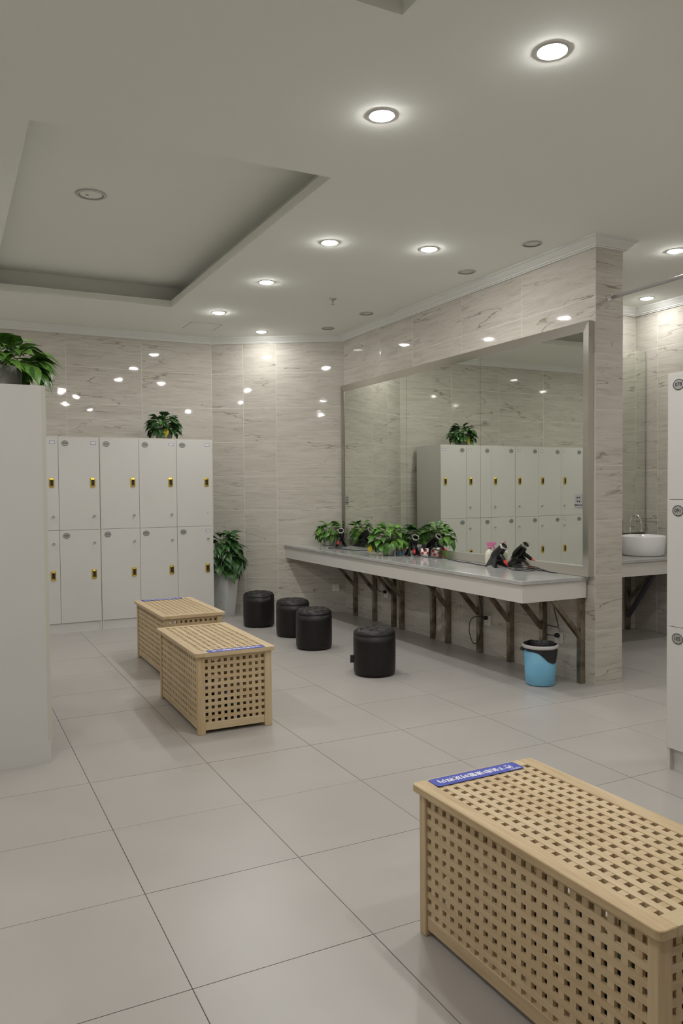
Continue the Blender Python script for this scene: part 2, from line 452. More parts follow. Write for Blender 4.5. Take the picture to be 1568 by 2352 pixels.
# cornice swept along the wall line
path = [(XL, YW), (X1, YW), (XM, YB2), (XM, YC), (XM + WTH, YC), (XM + WTH, YF), (XR, YF), (XR, YN)]
prof = [(0.0, ZT), (0.014, ZT), (0.014, ZT + .010), (0.024, ZT + .010), (0.027, ZT + .020), (0.040, ZT + .030), (0.056, ZT + .046), (0.066, ZT + .058), (0.076, ZT + .058), (0.076, ZC + .001)]
def off_pts(d):
    out = []
    for i in range(len(path)):
        p = Vector(path[i]); ns = []
        if i > 0: e = (p - Vector(path[i - 1])).normalized(); ns.append(Vector((e.y, -e.x)))
        if i < len(path) - 1: e = (Vector(path[i + 1]) - p).normalized(); ns.append(Vector((e.y, -e.x)))
        if len(ns) == 1: o_ = ns[0] * d
        else:
            bsec = (ns[0] + ns[1]).normalized(); o_ = bsec * (d / bsec.dot(ns[0]))
        out.append(p + o_)
    return out
loops = [off_pts(d) for d, z in prof]
for i in range(len(path) - 1):
    m_ = MB(); n = len(prof)
    v = [(loops[k][i].x, loops[k][i].y, prof[k][1]) for k in range(n)] + [(loops[k][i + 1].x, loops[k][i + 1].y, prof[k][1]) for k in range(n)]
    m_.add(v, [(k, k + 1, n + k + 1, n + k) for k in range(n - 1)])
    struct(put('trim_%d' % (i + 1), m_.mesh('trim', M_CORNICE)))

# ------------------------------------------------------------------ ceiling lights
m_ = MB(); m_.ring([(.057, 0), (.068, 0), (.067, -.0025), (.062, -.0045), (.057, -.0040)], 40); ME_RING = m_.mesh('trim_ring', M_RIM)
m_ = MB(); m_.lathe([(0, -.0130), (.020, -.0125), (.038, -.0100), (.050, -.005), (.056, -.001)], 40); ME_LENS = m_.mesh('lens', M_LEN); ME_LENSH = m_.mesh('lens', M_LENS)
m_ = MB(); m_.ring([(.058, 0), (.074, 0), (.076, -.004), (.060, -.008)], 40); ME_RINGO = m_.mesh('trim_ring', M_GREYRING)
m_ = MB(); m_.lathe([(0, -.002), (.050, -.002), (.058, -.0005)], 40); ME_LENSO = m_.mesh('lens', M_OFF)
def downlight(x, y, label, on=True, power=1.0):
    t = thing('ceiling_light', label, 'ceiling light', (x, y, ZC), 0, 'recessed ceiling downlights')
    put('trim_ring', ME_RING if on else ME_RINGO, t); put('lens', (ME_LENS if power == 1.0 else ME_LENSH) if on else ME_LENSO, t)
lit = [(1.633, .311, 'lit round downlight nearest the camera, at upper right of the ceiling'),
       (1.284, 1.093, 'lit round downlight just beyond the near corner of the ceiling tray'),
       (1.906, 2.932, 'lit round downlight beside the tray, first of the row of three'),
       (1.892, 4.137, 'lit round downlight beside the tray, middle of the row of three'),
       (1.883, 5.423, 'lit round downlight beside the tray, last of the row of three'),
       (2.618, 6.145, 'lit round downlight washing the angled corner wall'),
       (2.641, 2.755, 'lit round downlight between the tray row and the mirror wall'),
       (4.353, 1.992, 'lit round downlight in the wash room passage at right edge'),
       (5.351, 3.156, 'lit round downlight above the wash basin')]
for x, y, l in lit: downlight(x, y, l, True, .5 if x > 5 or y > 6 else 1.0)
rest = [(-.80, 5.4), (-.80, 3.0), (-.80, .8), (-2.3, 4.4), (-2.3, 1.6), (1.62, -1.1), (2.3, -2.2), (-1.1, -1.6), (-2.6, -1.4), (4.4, .2), (4.4, -1.8)]
for i, (x, y) in enumerate(rest): downlight(x, y, 'lit round downlight in the ceiling outside the picture')
for x, y, l in [(3.252, 2.327, 'unlit grey downlight above the mirror, nearest the wall end'), (3.258, 3.137, 'unlit grey downlight above the mirror, second from the wall end'),
                (3.25, 4.836, 'unlit grey downlight above the mirror, third from the wall end'), (3.215, 5.66, 'unlit grey downlight above the mirror, in the corner')]:
    downlight(x, y, l, False)

# sprinkler, speaker, hatch
t = thing('fire_sprinkler', 'small metal fire sprinkler hanging from the ceiling', 'sprinkler', (2.666, 4.423, ZC))
m_ = MB(); m_.lathe([(0, 0), (.034, 0), (.036, -.006), (.022, -.014), (0, -.014)], 24); put('escutcheon', m_.mesh('escutcheon', M_STEEL), t)
m_ = MB(); m_.lathe([(.010, -.012), (.010, -.035), (.006, -.040), (.006, -.052)], 12); put('stem', m_.mesh('stem', M_STEEL), t)
m_ = MB(); m_.lathe([(0, -.052), (.017, -.052), (.017, -.056), (0, -.058)], 16); put('deflector', m_.mesh('deflector', M_STEEL), t)
t = thing('ceiling_speaker', 'round white speaker grille in the ceiling tray', 'speaker', (.317, 3.352, ZU))
m_ = MB(); m_.ring([(.082, 0), (.100, 0), (.102, -.006), (.084, -.010)], 40); put('rim', m_.mesh('rim', M_RIM), t)
m_ = MB(); m_.lathe([(0, -.007), (.06, -.006), (.083, -.002)], 40); put('grille', m_.mesh('grille', M_PAINT), t)
m_ = MB(); m_.box(-.010, .010, -.004, .004, -.009, -.006); put('badge', m_.mesh('badge', M_MATTE), t, (-.025, .005, 0))
t = thing('access_hatch', 'square flush access hatch in the ceiling near the angled wall', 'hatch', (1.93, 6.13, ZC))
m_ = MB(); m_.box(-.165, .165, -.165, .165, -.002, 0); put('panel', m_.mesh('panel', M_PAINT), t)
m_ = MB()
for s in (-1, 1):
    m_.box(s * .170 - .0018, s * .170 + .0018, -.172, .172, -.001, 0); m_.box(-.172, .172, s * .170 - .0018, s * .170 + .0018, -.001, 0)
put('seam', m_.mesh('seam', M_GAP), t)

# ------------------------------------------------------------------ lockers
_me = {}
def cached(key, fn):
    if key not in _me: _me[key] = fn()
    return _me[key]
def handle_mesh():
    m_ = MB()
    o_ = [(-.017, -.050), (.017, -.050), (.025, -.041), (.025, .041), (.017, .050), (-.017, .050), (-.025, .041), (-.025, -.041)]
    i_ = [(-.010, -.030), (.010, -.030), (.013, -.027), (.013, .027), (.010, .030), (-.010, .030), (-.013, .027), (-.013, -.027)]
    v = [(x, 0, z) for x, z in o_] + [(x * .93, -.006, z * .96) for x, z in o_] + [(x, -.009, z) for x, z in i_] + [(x, -.001, z) for x, z in i_]
    f = []
    for q in range(8):
        p = (q + 1) % 8
        for L in range(3): f.append((L * 8 + q, L * 8 + p, (L + 1) * 8 + p, (L + 1) * 8 + q))
    m_.add(v, f, 0); m_.add([v[24 + q] for q in range(8)], [tuple(range(8))], 1)
    return m_.mesh('pull_handle', [M_GOLD, M_DARK])
ME_HANDLE = handle_mesh()
m_ = MB(); m_.lathe([(.0125, 0), (.0135, .010), (.012, .018), (.008, .021), (0, .021)], 16, 0, Matrix.Rotation(PI / 2, 4, 'X'))
m_.box(-.0012, .0012, -.0216, -.0205, -.005, .005, 1); ME_LOCK = m_.mesh('lock', [M_CHROME, M_MATTE])
m_ = MB(); m_.lathe([(0, 0), (.0045, 0), (.004, .001)], 10, 0, Matrix.Rotation(PI / 2, 4, 'X')); ME_HOLE = m_.mesh('screw_hole', M_MATTE)
m_ = MB(); m_.box(-.026, .026, -.001, 0, -.016, .016, 1); m_.box(-.023, .023, -.0016, -.001, -.013, .013, 0); ME_STK = m_.mesh('paper_label', [M_LABEL, M_NAVY])
def plate_mesh(num):
    m_ = MB(); R = Matrix.Rotation(PI / 2, 4, 'X')
    n = 28
    def ell(a, b, y): return [(a * math.cos(2 * PI * q / n), y, b * math.sin(2 * PI * q / n)) for q in range(n)]
    v = ell(.034, .028, 0) + ell(.034, .028, -.0022)
    m_.add(v, [(q, (q + 1) % n, n + (q + 1) % n, n + q) for q in range(n)] + [tuple(range(n, 2 * n))], 0)
    v = ell(.033, .027, -.0026) + ell(.0295, .0235, -.0026)
    m_.add(v, [(q, (q + 1) % n, n + (q + 1) % n, n + q) for q in range(n)], 1)
    if num: m_.text(num, .027, Matrix.Translation((0, -.0027, 0)) @ R, 1, .0006)
    return m_.mesh('number_plate', [M_PLATE, M_INK])
def locker(label, x, y, rotz, ncol, cw, rows, depth, ztop, zkick, nums, stickers, group, nolock=(), kick_in=.012):
    """front faces local -Y, origin at the front left foot; rows = list of (z0,z1) from the top down"""
    t = thing('locker_cabinet', label, 'locker', (x, y, 0), rotz, group)
    W = ncol * cw
    m_ = MB()
    m_.box(0, W, .020, depth, zkick, ztop); 
    put('body', m_.mesh('body', M_LOCK), t)
    m_ = MB(); m_.box(0, .016, .001, .020, zkick - .0, ztop); m_.box(W - .016, W, .001, .020, zkick, ztop)
    m_.box(.016, W - .016, .001, .020, ztop - .014, ztop)
    put('edge_band', m_.mesh('edge_band', M_EDGE), t)
    m_ = MB(); m_.box(.006, W - .006, kick_in, depth - .01, 0, zkick); m_.box(0, .018, .004, depth, 0, zkick); m_.box(W - .018, W, .004, depth, 0, zkick)
    put('plinth', m_.mesh('plinth', M_LOCK), t)
    m_ = MB(); m_.box(.016, W - .016, .017, .0205, zkick + .004, ztop - .014); put('shadow_gap', m_.mesh('shadow_gap', M_GAP), t)
    for r, (z0, z1) in enumerate(rows):
        for c in range(ncol):
            xl = .004 if c == 0 else c * cw + .0015
            xr = W - .004 if c == ncol - 1 else (c + 1) * cw - .0015
            w, h = xr - xl, z1 - z0 - .003
            dm = cached(('door', round(w, 4), round(h, 4)), lambda: MB().box(0, w, 0, .018, 0, h).mesh('door', M_LOCK, .0012))
            d = put('door', dm, t, (xl, -.002, z0 + .0015))
            top = (r == 0)
            last = r == len(rows) - 1
            if len(rows) == 2:
                hz = 1.525 if top else .585
                lz = 1.185 if top else .912
            else:
                hz = z0 + .22; lz = z0 + .1
            put('pull_handle', ME_HANDLE, d, (w - .066, 0, hz - z0))
            put('screw_hole' if (r, c) in nolock else 'lock', ME_HOLE if (r, c) in nolock else ME_LOCK, d, (w - .056, 0, lz - z0))
            nm = nums.get((r, c))
            if nm:
                put('number_plate', cached(('plate', nm), lambda: plate_mesh(nm)), d, (.064, 0, h - .055 - (.002 * (c % 2))))
            if (r, c) in stickers: put('paper_label', ME_STK, d, (w - .054, 0, h - .048))
    return t
def nm(a, b): return {(0, c): '%03d' % (a + c) for c in range(3)} | {(1, c): '%03d' % (b + c) for c in range(3)}
BR = [(1.046, 1.982), (.100, 1.046)]
g = 'white lockers against the back wall'
locker('white two-tier locker unit numbered 021 to 023 and 031 to 033', .824, 6.142, 0, 3, .4, BR, .56, 1.995, .100, nm(21, 31), {(0, 1), (0, 2), (1, 2)}, g, nolock={(0, 2)})
locker('white two-tier locker unit numbered 018 to 020, left of the unit with door 021', -.380, 6.142, 0, 3, .4, BR, .56, 1.995, .100, nm(18, 28), {(0, 0), (0, 1), (0, 2), (1, 0)}, g)
locker('white two-tier locker unit with door 017, seen only in the mirror at its right edge', -1.584, 6.142, 0, 3, .4, BR, .56, 1.995, .100, nm(15, 25), {(0, 2)}, g)
# cabinet at the left edge of the picture, doors facing the benches (+X)
locker('tall white locker cabinet at left edge, its plain side panel facing the camera', -.127, 2.208, PI / 2, 3, .4, BR, .56, 2.0, .115, {}, {}, None)
# three-tier locker at the right edge, doors facing -X
locker('white three-tier locker at right edge numbered 078, 091 and 105', 2.650, .602, -PI / 2, 3, .4, [(1.378, 2.005), (.736, 1.378), (.113, .736)], .5, 2.014, .113,
       {(0, 0): '078', (1, 0): '091', (2, 0): '105'}, {}, None, kick_in=.03)

# ------------------------------------------------------------------ lattice storage benches
LB, WB, HB = .98, .50, .488
P_, PZ, HOLE = .041, .0394, .0195
def make_bench(name, label, x, y, rotz, stick_end):
    """x,y = corner of the lid nearest -X,+Y ; bench runs along -Y"""
    t = thing(name, label, 'storage bench', (x, y, 0), rotz, 'wooden lattice storage benches')
    bx = lambda key, *a, mt=M_WZ, bev=.0: cached(('b',) + tuple(round(q, 4) for q in key) + (mt.name,), lambda: MB().box(*a).mesh('slat', mt, bev))
    def part(nm_, x0, x1, y0, y1, z0, z1, mt, bev=0.0):
        w, d, h = x1 - x0, y1 - y0, z1 - z0
        me = cached(('bx', round(w, 4), round(d, 4), round(h, 4), mt.name, bev), lambda: MB().box(-w / 2, w / 2, -d / 2, d / 2, -h / 2, h / 2).mesh(nm_, mt, bev))
        return put(nm_, me, t, ((x0 + x1) / 2, (y0 + y1) / 2, (z0 + z1) / 2))
    zl = HB - .024
    # lid frame (rounded corners)
    lx = 9 * P_ + HOLE; ly = 21 * P_ + HOLE
    bw, bl = (WB - lx) / 2, (LB - ly) / 2
    r = .014
    for s in (0, 1):
        pts = []
        if s == 0: pts = [(bw, 0), (bw, -LB), (r, -LB), (.004, -LB + .004), (0, -LB + r), (0, -r), (.004, -.004), (r, 0)]
        else: pts = [(WB - bw, -LB), (WB - bw, 0), (WB - r, 0), (WB - .004, -.004), (WB, -r), (WB, -LB + r), (WB - .004, -LB + .004), (WB - r, -LB)]
        put('lid_rail', cached(('lidrail', s), lambda: MB().prism(pts, zl, HB).mesh('lid_rail', M_WY, .002)), t)
    part('lid_rail', bw, WB - bw, -bl, 0, zl, HB - .0004, M_WX)
    part('lid_rail', bw, WB - bw, -LB, -LB + bl, zl, HB - .0004, M_WX)
    sl = P_ - HOLE
    for k in range(9):
        x0 = bw + HOLE + k * P_
        part('lid_slat', x0, x0 + sl, -LB + bl, -bl, HB - .013, HB - .002, M_WY)
    for k in range(21):
        y0 = -bl - HOLE - k * P_
        part('lid_slat', bw, WB - bw, y0 - sl, y0, HB - .016, HB - .0032, M_WX)
    # posts
    ins = .018; pw, pl = .046, .034
    for sx in (0, 1):
        for sy in (0, 1):
            x0 = ins if sx == 0 else WB - ins - pw
            y0 = -ins - pl if sy == 0 else -LB + ins
            part('post', x0, x0 + pw, y0, y0 + pl, 0, zl, M_WZ, .003)
    z0 = .022; zr = .068; zt = zr + 9 * PZ + HOLE
    szl = PZ - HOLE
    # long sides
    ya, yb = -LB + ins + pl, -ins - pl
    py = ((yb - ya) - HOLE) / 21.0
    for s in (0, 1):
        xa = ins + .008 if s == 0 else WB - ins - .008
        d_ = 1 if s == 0 else -1
        o0, o1, o2 = sorted((xa, xa + d_ * .009)), sorted((xa + d_ * .0015, xa + d_ * .013)), sorted((xa, xa + d_ * .016))
        part('side_rail', o2[0], o2[1], ya, yb, z0, zr, M_WY, .0015); part('side_rail', o2[0], o2[1], ya, yb, zt, zl, M_WY, .0015)
        for k in range(9): part('side_slat', o0[0], o0[1], ya, yb, zr + HOLE + k * PZ, zr + (k + 1) * PZ, M_WY)
        for k in range(21): part('side_slat', o1[0], o1[1], ya + HOLE + k * py, ya + (k + 1) * py, zr, zt, M_WZ)
    # short sides
    xa, xb = ins + pw, WB - ins - pw
    px = ((xb - xa) - HOLE) / 9.0
    for s in (0, 1):
        yy = -ins - .008 if s == 0 else -LB + ins + .008
        d_ = -1 if s == 0 else 1
        o0, o1, o2 = sorted((yy, yy + d_ * .009)), sorted((yy + d_ * .0015, yy + d_ * .013)), sorted((yy, yy + d_ * .016))
        part('end_rail', xa, xb, o2[0], o2[1], z0, zr, M_WX, .0015); part('end_rail', xa, xb, o2[0], o2[1], zt, zl, M_WX, .0015)
        for k in range(9): part('end_slat', xa, xb, o0[0], o0[1], zr + HOLE + k * PZ, zr + (k + 1) * PZ, M_WX)
        for k in range(9): part('end_slat', xa + HOLE + k * px, xa + (k + 1) * px, o1[0], o1[1], zr, zt, M_WZ)
    part('base_board', ins + .03, WB - ins - .03, -LB + .05, -.05, z0 + .004, z0 + .014, M_WY)
    # blue notice
    def notice():
        m_ = MB(); w, h, c = .178, .032, .006
        m_.prism([(-w + c, -h), (w - c, -h), (w, -h + c), (w, h - c), (w - c, h), (-w + c, h), (-w, h - c), (-w, -h + c)], 0, .0008, 0)
        m_.text('换下的鞋请暂时放框内', .0305, Matrix.Translation((.004, -.003, .0010)), 1, .0006)
        m_.text('温馨提示', .0115, Matrix.Translation((-.145, .022, .0010)), 1)
        return m_.mesh('notice', [M_BLUE, M_WHITE])
    me = cached('notice', notice)
    if stick_end == 'far': n_ = put('notice_sticker', me, t, (WB / 2 - .015, -.040, HB + .0002), PI)
    else: n_ = put('notice_sticker', me, t, (WB / 2 + .01, -LB + .034, HB + .0002), 0)
    n_['label'] = 'blue notice sticker with white Chinese lettering'
    return t
make_bench('storage_bench', 'wooden lattice storage bench nearest the camera, cut off at right edge', .722, -.040, math.radians(.9), 'far')
make_bench('storage_bench', 'wooden lattice storage bench in the middle of the floor, blue sticker on its near end', .682, 3.225, math.radians(-.6), 'near')
make_bench('storage_bench', 'wooden lattice storage bench farthest away, next to the lockers', .836, 4.662, 0, 'far')

# slippers kept inside the benches, glimpsed through the lattice
def slipper_meshes():
    out = [(-.13, -.02), (-.12, -.036), (-.09, -.040), (-.02, -.033), (.05, -.042), (.10, -.044), (.128, -.028), (.135, 0), (.125, .028), (.09, .042), (.03, .038), (-.04, .032), (-.10, .036), (-.125, .024)]
    sole = MB().prism(out, 0, .022)
    v = []; f = []
    for k, x in enumerate((.0, .035, .075)):
        for q in range(9):
            a = PI * q / 8; v.append((x, -.044 * math.cos(a), .020 + (.040 - k * .006) * math.sin(a)))
    for k in range(2):
        for q in range(8): f.append((k * 9 + q, k * 9 + q + 1, (k + 1) * 9 + q + 1, (k + 1) * 9 + q))
    strap = MB().add(v, f, 0, None, True)
    cols = [mat('slipper_%s' % n_, c_, .6) for n_, c_ in (('black', (.02, .02, .022)), ('maroon', (.10, .015, .02)), ('green', (.02, .07, .035)), ('navy', (.02, .03, .08)), ('grey', (.12, .12, .12)))]
    return [(sole.mesh('sole', c_), strap.mesh('strap', c_)) for c_ in cols]
SL = slipper_meshes(); NAMES = ('black', 'dark red', 'dark green', 'navy', 'grey')
for (bx_, by_, rz_, which) in ((.722, -.040, math.radians(.9), 'nearest'), (.682, 3.225, math.radians(-.6), 'middle'), (.836, 4.662, 0, 'farthest')):
    for k in range(14):
        ci = (k * 2 + (0 if which == 'nearest' else 1)) % 5
        lx_, ly_ = .25 + random.uniform(-.03, .03), -.12 - (k % 7) * .123
        lz_ = .0372 + (k // 7) * .066
        t = thing('slipper', '%s slipper inside the %s lattice bench, glimpsed through the holes' % (NAMES[ci], which), 'slipper',
                  (bx_ + lx_ * math.cos(rz_) - ly_ * math.sin(rz_), by_ + lx_ * math.sin(rz_) + ly_ * math.cos(rz_), lz_), rz_ + (0 if k % 2 else PI), 'slippers in the benches')
        put('sole', SL[ci][0], t); put('strap', SL[ci][1], t)

# ------------------------------------------------------------------ round stools
def stool_meshes():
    r, h = .162, .362
    m_ = MB(); m_.lathe([(0, .008), (r - .014, .008), (r - .005, .012), (r, .03), (r + .002, .10), (r + .002, .26), (r + .0012, .3125)], 56)
    body = m_.mesh('body', M_LEATHER)
    m_ = MB(); v = []; f = []; nr, na = 26, 96
    def H(x, y):
        rr = math.hypot(x, y) / r
        p = .088
        gx = abs((x / p) - round(x / p)) * 2; gy = abs((y / p) - round(y / p)) * 2      # 0 centre of cell, 1 at seam
        q = (1 - gx ** 6) * (1 - gy ** 6)
        dome = .328 + .030 * max(0.0, 1 - rr ** 9)
        return dome + .015 * (q - .6) * max(0.0, 1 - rr ** 6)
    for k in range(nr + 1):
        rr = r * math.sin(k / nr * PI / 2) ** .85 if k else 0
        for a in range(na):
            x, y = rr * math.cos(2 * PI * a / na), rr * math.sin(2 * PI * a / na)
            v.append((x, y, H(x, y)))
    for a in range(na): v.append(((r + .0012) * math.cos(2 * PI * a / na), (r + .0012) * math.sin(2 * PI * a / na), .312))
    for k in range(nr + 1):
        for a in range(na):
            b = (a + 1) % na
            f.append((k * na + a, k * na + b, (k + 1) * na + b, (k + 1) * na + a))
    m_.add(v, f, 0, None, True)
    top = m_.mesh('cushion', M_LEATHER)
    m_ = MB(); m_.lathe([(.012, 0), (.012, .010)], 12); foot = m_.mesh('foot', M_RIM)
    m_ = MB(); m_.box(-.026, 0, -.001, .001, -.03, .03); tagm = m_.mesh('fabric_tag', M_MATTE)
    return body, top, foot, tagm
S_BODY, S_TOP, S_FOOT, S_TAG = stool_meshes()
for (x, y, rz, lab, tg) in [(2.355, 3.118, .45, 'black leather round stool nearest the camera, small tag on its side', True),
                            (2.360, 4.250, .2, 'black leather round stool in front, partly hiding the stool behind it', False),
                            (2.432, 4.900, .1, 'black leather round stool partly hidden by the stool in front', False),
                            (2.335, 5.580, .6, 'black leather round stool farthest away, beside the tall planter', False)]:
    t = thing('round_stool', lab, 'stool', (x, y, 0), rz, 'black round stools at the counter')
    put('body', S_BODY, t); put('cushion', S_TOP, t)
    for k in range(4): put('foot', S_FOOT, t, (.12 * math.cos(k * PI / 2 + .4), .12 * math.sin(k * PI / 2 + .4), 0))
    if tg:
        a = math.radians(155) - rz
        put('fabric_tag', S_TAG, t, (.163 * math.cos(a + PI * 0), .163 * math.sin(a), .118), a + PI)

# ------------------------------------------------------------------ long counter under the mirror
XC, YE, ZCT = 2.940, 2.066, .7925
def wy(x): return YB2 + (XM - x) * (YW - YB2) / (XM - X1)      # y of angled wall at x
t = thing('vanity_counter', 'long white stone counter below the wide mirror on steel brackets', 'counter', (0, 0, 0))
m_ = MB(); m_.prism([(XC, YE), (XM - .002, YE), (XM - .002, YB2 - .006), (XC, wy(XC) - .006)], ZCT - .028, ZCT); put('worktop', m_.mesh('worktop', M_STONE, .003), t)
xa = XC + .016; ya = YE + .016
m_ = MB(); m_.prism([(xa, ya), (xa + .02, ya), (xa + .02, wy(xa + .02) - .006), (xa, wy(xa) - .006)], .636, ZCT - .028); put('apron_front', m_.mesh('apron_front', M_APRON), t)
m_ = MB(); m_.box(xa + .02, XM - .012, ya, ya + .02, .636, ZCT - .028); put('apron_end', m_.mesh('apron_end', M_APRON), t)
for yy, st in ((5.665, 1), (5.22, 1), (4.812, 1), (4.655, 1), (4.078, 0), (3.83, 1), (3.345, 1), (2.931, 1), (2.534, 1), (2.125, 1)):
    m_ = MB(); m_.box(XM - .046, XM - .004, yy - .02, yy + .02, 0, ZCT - .030); put('post', m_.mesh('post', M_POST), t)
    m_ = MB(); m_.box(XC + .04, XM - .048, yy - .017, yy + .017, ZCT - .066, ZCT - .030); put('arm', m_.mesh('arm', M_POST), t)
    if st:
        m_ = MB(); m_.bar((XM - .036, yy, .345), (XM - .40, yy, ZCT - .045), .034, .034); put('strut', m_.mesh('strut', M_POST), t)

# ------------------------------------------------------------------ big mirror
YA, YBm, Z0m, Z1m = 2.020, 5.925, .7945, 2.630
FW = .068; XO, XI = XM - .055, XM - .040        # outer edge proud, inner edge
t = thing('wall_mirror', 'wide wall mirror in a brushed steel frame above the counter', 'mirror', (0, 0, 0))
def frame_side(p0, p1, i0, i1):
    # p = outer corners (y,z), i = inner corners
    v = [(XM - .001, *p0), (XM - .001, *p1), (XO, *p0), (XO, *p1), (XI + .0, *i0), (XI + .0, *i1), (XI + .022, *i0), (XI + .022, *i1)]
    m_ = MB(); m_.add(v, [(0, 1, 3, 2), (2, 3, 5, 4), (4, 5, 7, 6), (6, 7, 1, 0), (0, 2, 4, 6), (1, 7, 5, 3)])
    return m_.mesh('frame', M_STEEL)
o_ = [(YA, Z0m), (YBm, Z0m), (YBm, Z1m), (YA, Z1m)]
i_ = [(YA + FW, Z0m + FW), (YBm - FW * .55, Z0m + FW), (YBm - FW * .55, Z1m - FW), (YA + FW, Z1m - FW)]
for k, nme in enumerate(('frame_bottom', 'frame_side', 'frame_top', 'frame_side')):
    put(nme, frame_side(o_[k], o_[(k + 1) % 4], i_[k], i_[(k + 1) % 4]), t)
XMI = XM - .034
ysp = [i_[0][0] - .004, 3.312, 4.520, i_[1][0] + .004]
for k in range(3):
    m_ = MB(); m_.box(XMI, XMI + .006, ysp[k] + .0015, ysp[k + 1] - .0015, Z0m + FW - .004, Z1m - FW + .004); put('mirror_pane', m_.mesh('mirror_pane', M_MIRROR), t)
m_ = MB(); m_.box(XMI + .005, XMI + .012, ysp[0], ysp[3], Z0m + FW - .004, Z1m - FW + .004); put('backing', m_.mesh('backing', M_SEAM), t)
def notice_sign(label, y, z):
    t = thing('notice_sticker', label, 'notice', (XMI - .0006, y, z), -PI / 2, 'notices on the mirror')
    m_ = MB(); m_.box(-.040, .040, -.001, .0004, -.055, .055); put('sheet', m_.mesh('sheet', mat('grey_film', (.33, .33, .33), .4)), t)
    R = Matrix.Rotation(PI / 2, 4, 'X')
    m_ = MB()
    for (cx, cz, w) in ((-.010, .028, .0085), (.011, .030, .0075), (-.010, .002, .0075), (.012, .001, .0085)):
        m_.prism([(cx + w * math.cos(a * PI / 6), cz + w * (.75 if math.sin(a * PI / 6) < 0 else 1.0) * math.sin(a * PI / 6)) for a in range(12)], .0011, .0014, 0, R)
    m_.text('贵重物品随身带', .0118, Matrix.Translation((0, -.0015, -.026)) @ R, 0, .0004)
    m_.text('Your Valuables Please', .0078, Matrix.Translation((0, -.0015, -.042)) @ R, 0)
    put('print', m_.mesh('print', M_INK), t)
notice_sign('small grey notice stuck on the mirror beside its right frame', 2.140, 1.335)
notice_sign('small grey notice stuck on the mirror beside its left frame', 5.83, 1.31)

# ------------------------------------------------------------------ sockets, plugs and cables below the counter
def socket(label, x, y, z, rotz):
    t = thing('wall_socket', label, 'socket', (x, y, z), rotz, 'white wall sockets')
    m_ = MB(); m_.box(-.043, .043, -.010, 0, -.043, .043); put('plate', m_.mesh('plate', M_SOCKET, .003), t)
    m_ = MB()
    for (a, b, c, d) in ((-.016, -.013, .010, .020), (.013, .016, .010, .020), (-.010, -.007, -.022, -.012), (.007, .010, -.022, -.012), (-.0015, .0015, -.006, .004)):
        m_.box(a, b, -.0106, -.010, c, d)
    put('slots', m_.mesh('slots', M_DARK), t)
ca = math.atan2(cdy, cdx)
su = 1.452
socket('white wall socket on the angled wall below the counter', X1 + cdx * su, YW + cdy * su, .285, ca)
socket('white wall socket with black plug, farthest on the mirror wall', XM, 4.994, .325, -PI / 2)
socket('white wall socket with looped black cable, middle of the mirror wall', XM, 3.255, .294, -PI / 2)
socket('white wall socket with black plug behind the blue bucket', XM, 2.375, .291, -PI / 2)
def smooth(pts, n=6):
    P = [Vector(p) for p in pts]; out = []
    for i in range(len(P) - 1):
        p0, p1, p2, p3 = P[max(i - 1, 0)], P[i], P[i + 1], P[min(i + 2, len(P) - 1)]
        for k in range(n):
            u = k / n
            out.append(0.5 * ((2 * p1) + (p2 - p0) * u + (2 * p0 - 5 * p1 + 4 * p2 - p3) * u * u + (3 * p1 - p0 - 3 * p2 + p3) * u ** 3))
    out.append(P[-1]); return out
def plug_cable(label, y, z, pts):
    t = thing('power_cable', label, 'cable', (0, 0, 0), 0, 'plugged-in cables under the counter')
    m_ = MB(); m_.lathe([(.017, 0), (.019, .010), (.017, .026), (.008, .034)], 16, 0, Matrix.Translation((XM - .0105, y, z)) @ Matrix.Rotation(-PI / 2, 4, 'Y')); put('plug', m_.mesh('plug', M_MATTE), t)
    m_ = MB(); m_.tube(smooth(pts), .0038, 7); put('cord', m_.mesh('cord', M_CABLE), t)
xw = XM - .03
plug_cable('black cable from the farthest mirror-wall socket', 4.994, .345, [(xw - .01, 4.994, .345), (xw - .03, 5.06, .35), (xw - .03, 5.11, .39), (xw - .02, 5.12, .50), (xw - .02, 5.10, .64), (xw - .01, 5.10, .755)])
plug_cable('black cable hanging in a loop from the middle socket', 3.262, .318, [(xw - .01, 3.262, .318), (xw - .04, 3.33, .325), (xw - .05, 3.40, .28), (xw - .05, 3.42, .18), (xw - .05, 3.36, .085), (xw - .05, 3.28, .13), (xw - .045, 3.255, .26), (xw - .04, 3.25, .38), (xw - .03, 3.30, .52), (xw - .03, 3.28, .66), (xw - .02, 3.28, .755)])
plug_cable('black cable rising from the socket behind the bucket', 2.378, .312, [(xw - .01, 2.378, .312), (xw - .04, 2.44, .315), (xw - .04, 2.46, .34), (xw - .04, 2.43, .385), (xw - .04, 2.32, .39), (xw - .04, 2.33, .45), (xw - .04, 2.36, .54), (xw - .03, 2.33, .62), (xw - .03, 2.33, .755)])
m_ = MB()
pts = [(3.85, 0), (4.06, 0), (4.055, .10), (4.04, .24), (4.035, .762), (3.87, .762), (3.865, .3), (3.855, .12)]
m_.prism([(y, z) for y, z in pts], 0, .006, 0, Matrix(((0, 0, -1, XM - .0005), (1, 0, 0, 0), (0, 1, 0, 0), (0, 0, 0, 1))))
tag(put('plaster_patch', m_.mesh('plaster_patch', M_PLASTER)), 'white peeling plaster strip on the wall between two steel posts', 'plaster patch')
m_ = MB(); m_.prism([(4.70, 0), (4.775, 0), (4.77, .4), (4.765, .762), (4.71, .762), (4.70, .3)], 0, .006, 0, Matrix(((0, 0, -1, XM - .0005), (1, 0, 0, 0), (0, 1, 0, 0), (0, 0, 0, 1))))
